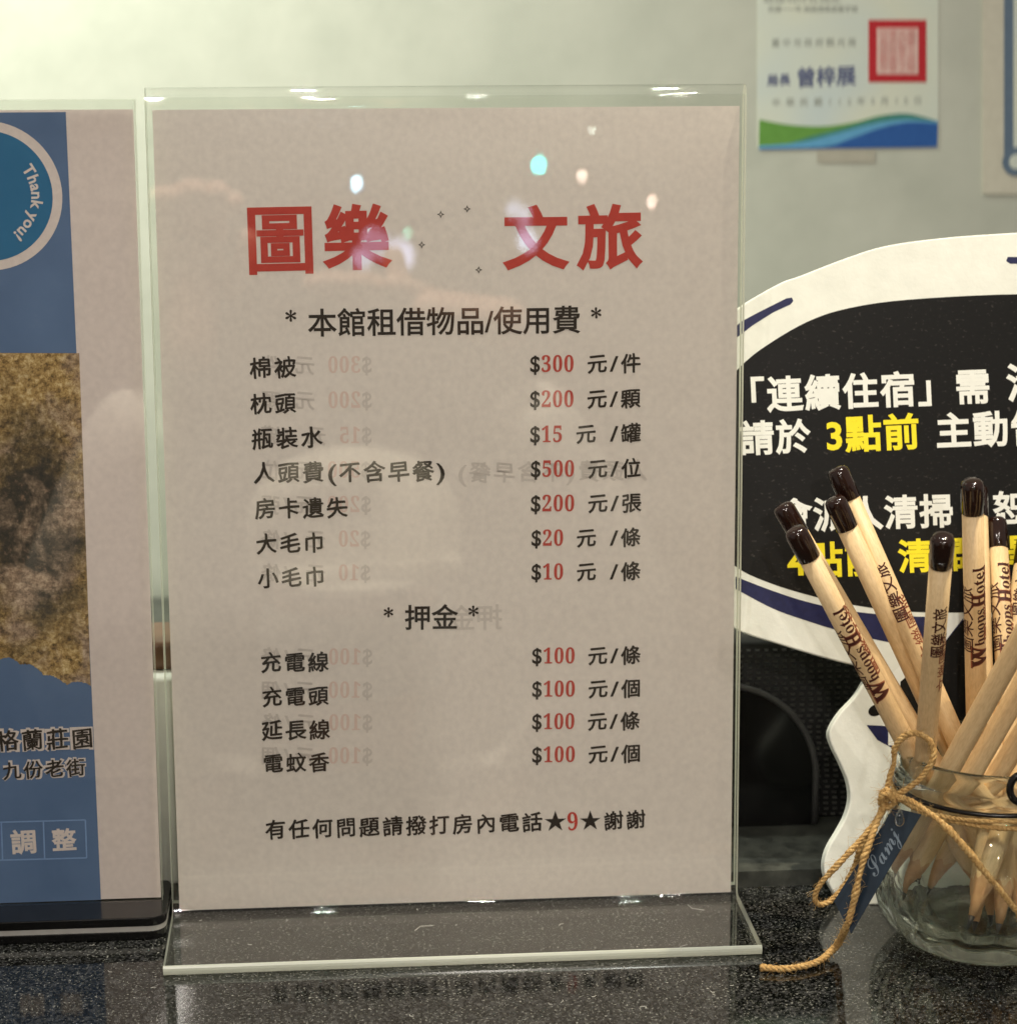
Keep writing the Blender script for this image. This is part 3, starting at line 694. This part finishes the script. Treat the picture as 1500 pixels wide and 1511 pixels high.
def settle(top, mid, rimY):
    """find the resting place of a pencil: point on the jar's floor, shaft inside its neck, seen through the two given pixels"""
    dt = ray(*top); g = np.random.default_rng(3)
    def cost(v):
        T = np.array([JX+v[0], JY+v[1], TIPZ+np.interp(math.hypot(v[0], v[1]), [24, 30, 34.5, 37], [0, 2.4, 7, 14])]); Q = CAM+(800+v[2])*dt; ax = Q-T; L = np.linalg.norm(ax)
        R = T+ax*((68-T[2])/ax[2]); rr_ = math.hypot(R[0]-JX, R[1]-JY)
        k = np.linspace(.25, .75, 26); im = np.array([project(T+ax*t) for t in k]); j = np.abs(im[:, 1]-mid[1]).argmin()
        sl = (im[min(j+1, 25)]-im[max(j-1, 0)]); ex = im[j][0]+sl[0]/sl[1]*(mid[1]-im[j][1])-mid[0]
        return (ex/3)**2+((L-PL)/4)**2+max(0, rr_-27.8)**2*3+max(0, math.hypot(v[0], v[1])-36)**2*6+((R[1]-JY-rimY)/4)**2+((Q[1]-JY-rimY*1.6)/30)**2+max(0, Q[1]-(Q[2]*.231-9-9))**2
    best = np.array([0., 0., 0.]); cb = cost(best); sg = 25.0
    for it in range(900):
        c = best+g.normal(0, 1, 3)*np.array([.7, .7, 2.0])*sg; cc_ = cost(c)
        if cc_ < cb: best, cb = c, cc_; sg = min(25, sg*1.15)
        else: sg = max(.05, sg*.975)
    T = np.array([JX+best[0], JY+best[1], TIPZ+np.interp(math.hypot(best[0], best[1]), [24, 30, 34.5, 37], [0, 2.4, 7, 14])]); return T, CAM+(800+best[2])*dt, cb
def pencil(label, top, mid, rimY, roll, kind=None):
    T, Q, cb = settle(top, mid, rimY); ax = (Q-T); Ln = np.linalg.norm(ax); ax /= Ln
    o = thing('pencil', label, 'pencil', 'pencils in the glass jar')
    z = Vector(ax); xx = Vector((0, -1, 0)); xx = (xx-z*xx.dot(z)).normalized(); yy = z.cross(xx)
    R3 = Matrix((xx, yy, z)).transposed() @ Matrix.Rotation(roll, 3, 'Z')
    o.matrix_world = Matrix.Translation(Vector(T)*MM) @ R3.to_4x4()
    n = 36
    def ring(r, zz, hexy=1.0): return [((prad(a)/PR*hexy+(1-hexy))*r*math.cos(a), (prad(a)/PR*hexy+(1-hexy))*r*math.sin(a), zz) for a in np.linspace(0, 2*math.pi, n, endpoint=False)]
    def lof(rings, cap0=False, cap1=True):
        V = [p for r_ in rings for p in r_]; F = []
        for i in range(len(rings)-1):
            for k in range(n): F.append((i*n+k, i*n+(k+1) % n, (i+1)*n+(k+1) % n, (i+1)*n+k))
        if cap1: F.append(tuple((len(rings)-1)*n+k for k in range(n)))
        if cap0: F.append(tuple(range(n))[::-1])
        return V, F
    L = Ln
    link('lead', *lof([ring(.12, 0, 0), ring(.5, 1.6, 0), ring(1.15, 5.4, 0)], True), M['lead'], o, True)
    sc = [ring(1.16, 5.3, 0), ring(2.2, 11, .2)]+[[(p[0], p[1], 19.5+1.3*math.cos(6*a)) for p, a in zip(ring(PR*.995, 19.5), np.linspace(0, 2*math.pi, n, endpoint=False))]]
    link('sharpened_end', *lof(sc, True, False), M['wood_cut'], o, True)
    capl = 12.5
    rb = [[(p[0], p[1], 19.4+1.3*math.cos(6*a)) for p, a in zip(ring(PR, 19.4), np.linspace(0, 2*math.pi, n, endpoint=False))]]+[ring(PR, z_) for z_ in (24, 70, 120, L-capl+.5)]
    link('shaft', *lof(rb, False, True), M['wood'], o, True)
    cr = [ring(PR+.02, L-capl, 1), ring(PR+.24, L-capl+.25, .9), ring(PR+.26, L-6, .7), ring(PR+.22, L-2.6, .4), ring(PR-.1, L-1.2, .2), ring(PR-.9, L-.35, 0), ring(PR-2.2, L-.02, 0), ring(.6, L+.05, 0)]
    link('cap', *lof(cr, True, True), M['cap'], o, True)
    def wrap(s, x0, length, ang, mat, style, ratio=1.0, h=.06, name='lettering', flipdir=False):
        """text read from the tip towards the cap, bent round the shaft at angle ang"""
        lay = layout([(s, mat)], style); V, F = lay[mat]; V, F = fine(V, F, .045*(3.3/max(.5, length/max(1, len(s)))))
        a0, a1 = V[:, 0].min(), V[:, 0].max(); sc_ = length/(a1-a0)
        zz = x0+(V[:, 0]-a0)*sc_; th = -V[:, 1]*sc_*ratio/PR*(-1 if flipdir else 1)
        ang_ = ang+th
        rad = np.array([prad(a) for a in ang_])+h+V[:, 2]*.05
        U = np.stack([rad*np.cos(ang_), rad*np.sin(ang_), zz], 1)
        link(name, U, F, M[mat], o)
    if kind == 'latin':
        def bolds(s_): return ''.join(chr(0x1d400+ord(c)-65) if c.isupper() else (chr(0x1d41a+ord(c)-97) if c.islower() else c) for c in s_)
        w0 = 99
        wrap(bolds('W'), w0-.5, 9.2, 0.0, 'crest_ink', 'heavy', 1.06, .03); wrap(bolds('W'), w0, 8.2, 0.0, 'brown_ink', 'medium', 1.0, .09)
        wrap(bolds('hoops'), w0+8.6, 14.6, 0.02, 'brown_ink', 'plain', 1.0, .08)
        wrap(bolds('H'), w0+24.0, 5.6, 0.0, 'crest_ink', 'heavy', 1.1, .03); wrap(bolds('H'), w0+24.4, 4.8, 0.0, 'brown_ink', 'plain', 1.15, .09)
        wrap(bolds('otel'), w0+29.6, 10.2, 0.02, 'brown_ink', 'plain', 1.0, .08)
        wrap('圖樂文旅', w0+6, 26, -1.35, 'brown_ink', 'plain', 1.0, .06, 'side_lettering'); wrap('圖樂文旅', w0+10, 30, 1.3, 'crest_ink', 'medium', .8, .06, 'side_lettering')
    if kind == 'cjk':
        wrap('圖樂文旅', 121, 22, 0, 'brown_ink', 'medium', 1.0, .07)
        wrap('文樂圖旅', 104, 26, .95, 'crest_ink', 'plain', 1.0, .06, 'side_lettering')
    R_ = T+(Q-T)*((68-T[2])/(Q[2]-T[2])); print('PENCIL', label[:30], 'cost', round(cb, 2), 'len', round(Ln, 1), 'rim', (R_-[JX, JY, 0]).round(1), 'topY', round(Q[1], 1))
    return o
PEN = [
 ('pencil whose dark cap is leftmost of all in the jar, half hidden by another', (1152, 744), (1336, 1056), 4, .2, None),
 ('pencil leaning far left, brown hotel name printed along the side facing the viewer', (1171, 780), (1310, 1060), -12, 0.0, 'latin'),
 ('tall pencil with the highest cap, brown Chinese characters down its side', (1233, 690), (1371, 1000), -2, -.1, 'cjk'),
 ('pencil half hidden behind the tall one with the highest cap', (1229, 734), (1352, 1000), 12, .3, None),
 ('front pencil leaning slightly right, Chinese characters facing the viewer', (1391, 790), (1363, 1080), -24, .1, 'cjk'),
 ('upright pencil in the middle with clear brown hotel name on pale wood', (1434, 708), (1440, 1040), 8, .15, 'latin'),
 ('pencil just behind the upright middle one, only a thin strip of it showing', (1441, 716), (1451, 1040), 20, .5, None),
 ('shorter upright pencil right of the middle one, hotel name half hidden', (1469, 764), (1482, 950), 16, .1, 'latin'),
 ('pencil at the right picture edge leaning slightly right with printed side', (1516, 790), (1502, 900), 20, -.3, 'cjk'),
 ('thick plain pencil leaning far right in front of all others', (1620, 735), (1417, 1100), -20, .2, None),
 ('plain pencil leaning right, second from the front, below the frontmost one', (1665, 740), (1457, 1100), -12, .5, None),
 ('pencil leaning right, lowest of the three that lean right', (1700, 770), (1498, 1100), -4, .3, None),
 ('pencil at the right picture edge with its cap just outside the frame', (1560, 760), (1520, 1040), 14, .1, None),
 ('pencil cut off by the right picture edge, slanting down to the left inside the jar', (1625, 800), (1535, 1060), 2, .4, None),
 ('pencil at the right edge standing almost upright in the back of the jar', (1590, 740), (1555, 1040), 10, .2, None),
 ('pencil at the right edge slanting the other way, its point under the leaning ones', (1600, 830), (1550, 1060), -14, .6, None),
]
for p in PEN: pencil(*p)

# ================================================================== TWINE, TAG
tw = thing('twine', 'jute twine tied in a bow round the jar, one end on the counter', 'twine')
def pw(x, y, Y): return hy(x, y, Y)
nk = [(JX+34.9*math.cos(a), JY+34.9*math.sin(a), 56.2+.6*math.sin(3*a)) for a in np.linspace(0, 2*math.pi, 40)]
link('neck_wrap', *rope(nk, .85, 5, 300, n=3), M['jute'], tw, smooth=True)
nk = [(JX+34.3*math.cos(a), JY+34.3*math.sin(a), 54.4+.6*math.sin(2*a+1)) for a in np.linspace(0, 2*math.pi, 40)]
link('neck_wrap', *rope(nk, .9, 6, 120, n=3), M['jute'], tw, smooth=True)
KX = -66.0
up_loop = [pw(1312, 1180, KX), pw(1332, 1168, KX-3), pw(1358, 1148, KX-6), pw(1375, 1122, KX-7), pw(1374, 1098, KX-6), pw(1356, 1083, KX-5), pw(1334, 1086, KX-3), pw(1320, 1104, KX-1), pw(1318, 1128, KX), pw(1311, 1150, KX), pw(1307, 1178, KX)]
link('bow_loop', *rope(up_loop, 1.12, 5.4, 240), M['jute'], tw, smooth=True)
lo_loop = [pw(1308, 1180, KX-1), pw(1300, 1202, KX-2), pw(1284, 1222, KX-4), pw(1262, 1248, KX-6), pw(1236, 1276, KX-7), pw(1212, 1302, KX-6), pw(1202, 1322, KX-5), pw(1207, 1335, KX-4), pw(1224, 1330, KX-2), pw(1246, 1306, KX), pw(1262, 1276, KX), pw(1270, 1250, KX-2), pw(1290, 1215, KX-1), pw(1305, 1186, KX-1)]
link('bow_loop', *rope(lo_loop, 1.1, 5.4, 240), M['jute'], tw, smooth=True)
tail = [pw(1306, 1182, KX-2), pw(1294, 1212, KX-5), pw(1282, 1245, KX-9), pw(1272, 1275, KX-11), pw(1264, 1308, KX-12), pw(1257, 1340, KX-12), pw(1248, 1368, KX-10), hz(1236, 1392, 5.5), hz(1222, 1408, 2.6), hz(1205, 1420, 1.9), hz(1180, 1427, 1.7), hz(1152, 1430, 1.6), hz(1122, 1428, 1.6)]
link('tail', *rope(tail, 1.25, 6, 300), M['jute'], tw, smooth=True)
tail2 = [pw(1314, 1178, KX-2), pw(1338, 1180, KX-8), pw(1360, 1192, KX-14), pw(1388, 1214, KX-18.5), pw(1420, 1247, KX-20.5), pw(1450, 1284, KX-21), pw(1478, 1318, KX-21), pw(1506, 1352, KX-19), pw(1535, 1384, KX-15)]
link('tail', *rope(tail2, 1.15, 5.6, 300), M['jute'], tw, smooth=True)
kn = [pw(1300, 1172, KX-1), pw(1308, 1166, KX-4), pw(1318, 1176, KX-5), pw(1314, 1190, KX-4), pw(1303, 1190, KX-3), pw(1299, 1178, KX-4), pw(1309, 1172, KX-6), pw(1318, 1184, KX-5), pw(1308, 1194, KX-4)]
link('knot', *rope(kn, 1.1, 4.6, 260), M['jute'], tw, smooth=True)
# tag
tgo = thing('gift_tag', 'slate blue card tag with white handwriting hanging from the twine knot on the jar', 'tag')
A_, B_, C_, D_ = pw(1318, 1192, KX-4), pw(1359, 1202, KX-9), pw(1256, 1378, KX-11), pw(1229, 1330, KX-6)
ctr = (A_+B_+C_+D_)/4; ea = (B_-A_); eb = (A_+B_)/2-(C_+D_)/2
tsn = np.cross(ea, eb); tsn /= np.linalg.norm(tsn); tsn = tsn if tsn[1] < 0 else -tsn
# the card faces the viewer: an across/up frame in its own plane
tb = eb/np.linalg.norm(eb); ta = np.cross(tb, tsn); ts = Sheet(ctr, ta, tb)
U = [(np.dot(q-ctr, ts.a), np.dot(q-ctr, ts.b)) for q in (D_, C_, B_, A_)]
slab(ts, U, -.5, 0, [M['tag']], tgo, 'card')
write(ts, [('𝒮𝒶𝓂𝒿', 'silver_ink')], 1281, 1288, 1318, 1224, 'plain', tgo, 'handwriting', h=.1, ratio=1.1)
bd = pw(1327, 1205, KX-12)
V, F = lathe([(0.02, -3.6), (1.2, -3.1), (1.7, -1.8), (1.5, -.2), (.8, 1.6), (.02, 3.0)], 0, 0, 16)
link('bead', [(x+bd[0], y+bd[1], z+bd[2]) for x, y, z in V], F, M['glass'], tgo, smooth=True)

# ================================================================== photographer, seen only mirrored in the acrylic
M['shirt'] = mottled('pale cream cotton', srgb(214, 206, 186), srgb(226, 218, 198), 30, .9)
M['skin'] = mottled('skin', srgb(206, 158, 130), srgb(216, 168, 140), 40, .55)
M['mask'] = mottled('white face mask', srgb(214, 224, 222), srgb(224, 232, 230), 60, .8)
M['hat'] = mottled('cream cap', srgb(200, 192, 168), srgb(212, 204, 180), 60, .85)
M['hair'] = mottled('dark hair', srgb(30, 24, 20), srgb(42, 34, 28), 200, .6)
def skin(name, J, E, Rr, mat, parent, lv=2, root=0):
    me = bpy.data.meshes.new(name); me.from_pydata([tuple(np.array(j)*MM) for j in J], E, []); me.materials.append(mat)
    o = bpy.data.objects.new(name, me); COL.objects.link(o); o.parent = parent
    m = o.modifiers.new('skin', 'SKIN'); m.use_smooth_shade = True
    sv = me.skin_vertices[0].data
    for i, r_ in enumerate(Rr):
        rx_ = r_ if hasattr(r_, '__len__') else (r_, r_); sv[i].radius = (rx_[0]*MM, rx_[1]*MM); sv[i].use_root = (i == root)
    s_ = o.modifiers.new('smooth', 'SUBSURF'); s_.levels = lv; s_.render_levels = lv
    return o
man = thing('person', 'masked person in a pale cap and shirt holding up a phone, mirrored in the holder', 'person')
hx, hyy, hz_ = -28, -1015, -25
J = [(hx, -1050, -520), (hx, -1055, -380), (hx, -1050, -250), (hx, -1040, -185), (hx, -1030, -120), (hx+150, -1045, -225), (hx+225, -960, -40), (hx+95, -850, 215), (hx-150, -1045, -225), (hx-235, -955, -30), (hx-120, -850, 215), (hx, -1045, -760)]
skin('shirt', J[:4]+[J[5], J[6], (hx+120, -868, 165), J[8], J[9], (hx-150, -868, 165), J[11]], [(0, 1), (1, 2), (2, 3), (2, 4), (4, 5), (5, 6), (2, 7), (7, 8), (8, 9), (0, 10)],
     [(150, 95), (155, 100), (140, 85), (62, 55), 58, 50, 36, 58, 50, 36, 150], M['shirt'], man)
skin('body', [(hx, -1040, -195), (hx, -1026, -120), (hx, hyy, -60), (hx, hyy, 0), (hx, hyy, 45)], [(0, 1), (1, 2), (2, 3), (3, 4)], [52, 50, (66, 74), (78, 88), (66, 74)], M['skin'], man)
V, F = lathe([(80*math.sin(a), hz_+52-52*math.cos(a)*-1) for a in np.linspace(math.pi/2, math.pi-.05, 8)][::-1], hx, hyy, 32)
V, F = lathe([(89, 18), (88, 45), (78, 72), (55, 92), (25, 101), (.5, 103)], hx, hyy-2, 32); link('cap', V, F, M['hat'], man, smooth=True)
V = []; F = []
for k, a in enumerate(np.linspace(math.radians(20), math.radians(160), 17)):
    V += [(hx+86*math.cos(a), hyy+84*math.sin(a), 24), (hx+92*math.cos(a), hyy+84*math.sin(a)+68*math.sin(a)**1.5, 12), (hx+92*math.cos(a), hyy+84*math.sin(a)+68*math.sin(a)**1.5, 9), (hx+86*math.cos(a), hyy+84*math.sin(a), 20)]
for k in range(16):
    for j in range(4): F.append((4*k+j, 4*k+(j+1) % 4, 4*k+4+(j+1) % 4, 4*k+4+j))
link('cap_brim', V, F, M['hat'], man, smooth=True)
V = []; F = []
for i, zz in enumerate(np.linspace(-88, -20, 9)):
    for k, a in enumerate(np.linspace(math.radians(12), math.radians(168), 19)):
        bulge = 1+.13*math.sin(math.pi*i/8)*math.sin(a)**3; rr_ = 84-10*abs(i-5)/5
        V.append((hx+rr_*math.cos(a)*.98, hyy+(rr_+14)*math.sin(a)*bulge, zz))
for i in range(8):
    for k in range(18): q = i*19+k; F.append((q, q+1, q+20, q+19))
mk_ = link('face_mask', V, F, M['mask'], man, smooth=True); m = mk_.modifiers.new('thick', 'SOLIDIFY'); m.thickness = .002
for sx in (-1, 1):
    V, F = lathe([(.2, -7), (6, -4), (8, 0), (6, 4), (.2, 7)], 0, 0, 12); link('eye', [(x+hx+sx*31, y*.6+hyy+84, z-2) for x, y, z in V], F, M['hair'], man, smooth=True)
    w0_ = np.array([hx+(95 if sx > 0 else -120), -850., 215.]); pc = np.array([-10. if sx > 0 else -150., -838., 232. if sx > 0 else 290.])
    d_ = (pc-w0_)/np.linalg.norm(pc-w0_); sd = np.array([sx*1., 0, 0])
    JJ = [w0_-d_*40, w0_, w0_+d_*38, w0_+d_*62]; EE = [(0, 1), (1, 2), (2, 3)]; RR = [25, (24, 19), (34, 16), (36, 15)]
    skin('hand', JJ, EE, RR, M['skin'], man)
    for q, (off, ln) in enumerate(((-27, 52), (-9, 60), (9, 57), (26, 44))):
        b0 = w0_+d_*58+np.array([off*.95, 0, 0]); b1 = b0+d_*ln*.45+np.array([0, 8, 6]); b2 = b1+np.array([-sx*ln*.32, 16, ln*.14]); b3 = b2+np.array([-sx*ln*.20, 2, -2])
        skin('finger', [b0, b1, b2, b3], [(0, 1), (1, 2), (2, 3)], [10, 9, 8.5, 7], M['skin'], man, 1)
    b0 = w0_+d_*18+np.array([-sx*26, 4, 0]); b1 = b0+np.array([-sx*18, 6, 26]); b2 = b1+np.array([-sx*4, 2, 26])
    skin('thumb', [b0, b1, b2], [(0, 1), (1, 2)], [12, 10, 8.5], M['skin'], man, 1)
phone = thing('phone', 'dark phone held up sideways by the person mirrored in the clear holder', 'phone')
bevel(link('phone_body', *box(-182, -26, -826, -817, 300, 375), M['black_gloss'], phone), 3, 3)
for dx, dz in ((-41, 356), (-41, 325), (-66, 340)):
    Pw = [(dx+9*math.cos(a), -816.5, dz+9*math.sin(a)) for a in np.linspace(0, 2*math.pi, 25)]
    link('lens_ring', *tube(Pw, 1.6, 6, False), M['c_frame'], phone, smooth=True)

# ================================================================== small lamps of the room, seen mirrored in the acrylic
def mirror_lamp(px, py, dist, rad, color, strength, name='room_lamp', label='', parent=None):
    d = ray(px, py); P0 = hpl(px, py, ps.O, ps.n); d = d/np.linalg.norm(d); rdir = d-2*np.dot(d, ps.n)*ps.n
    q = P0+rdir*dist
    t = NT('lit bulb'); t.n.remove(t.b); e = t.new('ShaderNodeEmission'); e.inputs[0].default_value = color; e.inputs[1].default_value = strength; t.link(e.outputs[0], t.o.inputs['Surface'])
    V, F = lathe([(rad*math.sin(a), -rad*math.cos(a)) for a in np.linspace(.02, math.pi-.02, 9)], 0, 0, 14)
    o = link(name, V, F, t.m, smooth=True); o.location = Vector(q)*MM
    if parent is not None: o.parent = parent; return o
    return tag(o, label, 'lamp', 'small lamps across the room')
for (x, y, rd, c, s, lab) in ((526, 270, 5, (.40, .75, 1, 1), 110, 'pale blue bulb mirrored in the clear holder above the second red title character'),
        (794, 243, 7, (0, .80, .72, 1), 120, 'bright turquoise bulb mirrored in the clear holder above the title'),
        (858, 260, 3, (1, .75, .6, 1), 100, 'peach bulb mirrored just right of and below the turquoise one'),
        (961, 297, 3, (1, .72, .58, 1), 100, 'peach bulb mirrored at the top right corner of the last title character'),
        (873, 188, 2, (.7, .85, .7, 1), 90, 'pale green bulb mirrored highest of all in the clear holder'),
        (262, 320, 1.2, (1, .8, .6, 1), 90, 'tiny orange bulb mirrored left of the title'),
        (601, 344, 2.4, (.3, 1, .7, 1), 60, 'faint green bulb mirrored between the second and third title characters')):
    mirror_lamp(x, y, 2300, rd, c, s, label=lab)
for (x, y, rd, c, s, lab) in ((556, 350, 28, (.70, .72, 1, 1), 5, 'cluster of violet-white bulbs across the room, mirrored over the second red title character'),
                         (770, 345, 28, (.66, .74, 1, 1), 6, 'cluster of blue-white bulbs across the room, mirrored over the third red title character'),
                         (524, 458, 12, (.62, .95, 1, 1), 8, 'cool white bulbs across the room, mirrored over the first black heading')):
    lc = thing('lamp_cluster', lab, 'lamp')
    for k in range(4): mirror_lamp(x+rng.normal(0, 16), y+rng.normal(0, 24), 2100+20*k, rd*rng.uniform(.3, .8), c, s*rng.uniform(.5, 1.5), 'bulb', None, lc)

# ================================================================== dust and fibres on the counter
parts = []
M['lint'] = mottled('pale lint', srgb(206, 204, 194), srgb(224, 222, 212), 300, .9)
for k in range(70):
    x, y = rng.uniform(-190, 210), rng.uniform(-150, -4)
    if x < 108 and y > -54: x += 0
    zb_ = 3.75 if (-106 < x < 106 and -51 < y < -5) else .15
    if (x < -107 and y > -19) or math.hypot(x-JX, y-JY) < 42: continue
    a = rng.uniform(0, 6.28); ln = rng.uniform(.5, 1.4) if k > 9 else rng.uniform(2, 5)
    p0 = np.array([x, y, zb_]); p1 = p0+ln*np.array([math.cos(a), math.sin(a), .0])+[0, 0, .25*(k < 10)]; p2 = p1+ln*np.array([math.cos(a+.9), math.sin(a+.9), 0])
    parts.append(tube([p0, p1, p2], .07, 4))
du = link('dust', *join(parts), M['lint']); du['kind'] = 'stuff'

# ------------------------------------------------------------------ every thing's Empty goes to its base
for o in list(S.objects):
    if o.type != 'EMPTY' or 'category' not in o or o['category'] == 'pencil': continue
    cs_ = [c for c in S.objects if c.parent == o]; P = []
    for c in cs_:
        n_ = len(c.data.vertices); a = np.empty(n_*3); c.data.vertices.foreach_get('co', a); P.append(a.reshape(-1, 3)+np.array(c.location))
    P = np.vstack(P); b = Vector(((P[:, 0].min()+P[:, 0].max())/2, (P[:, 1].min()+P[:, 1].max())/2, P[:, 2].min()))
    o.location = b+Vector((0, 0, -.042 if o.name == 'person' else 0))
    for c in cs_: c.location = c.location-b
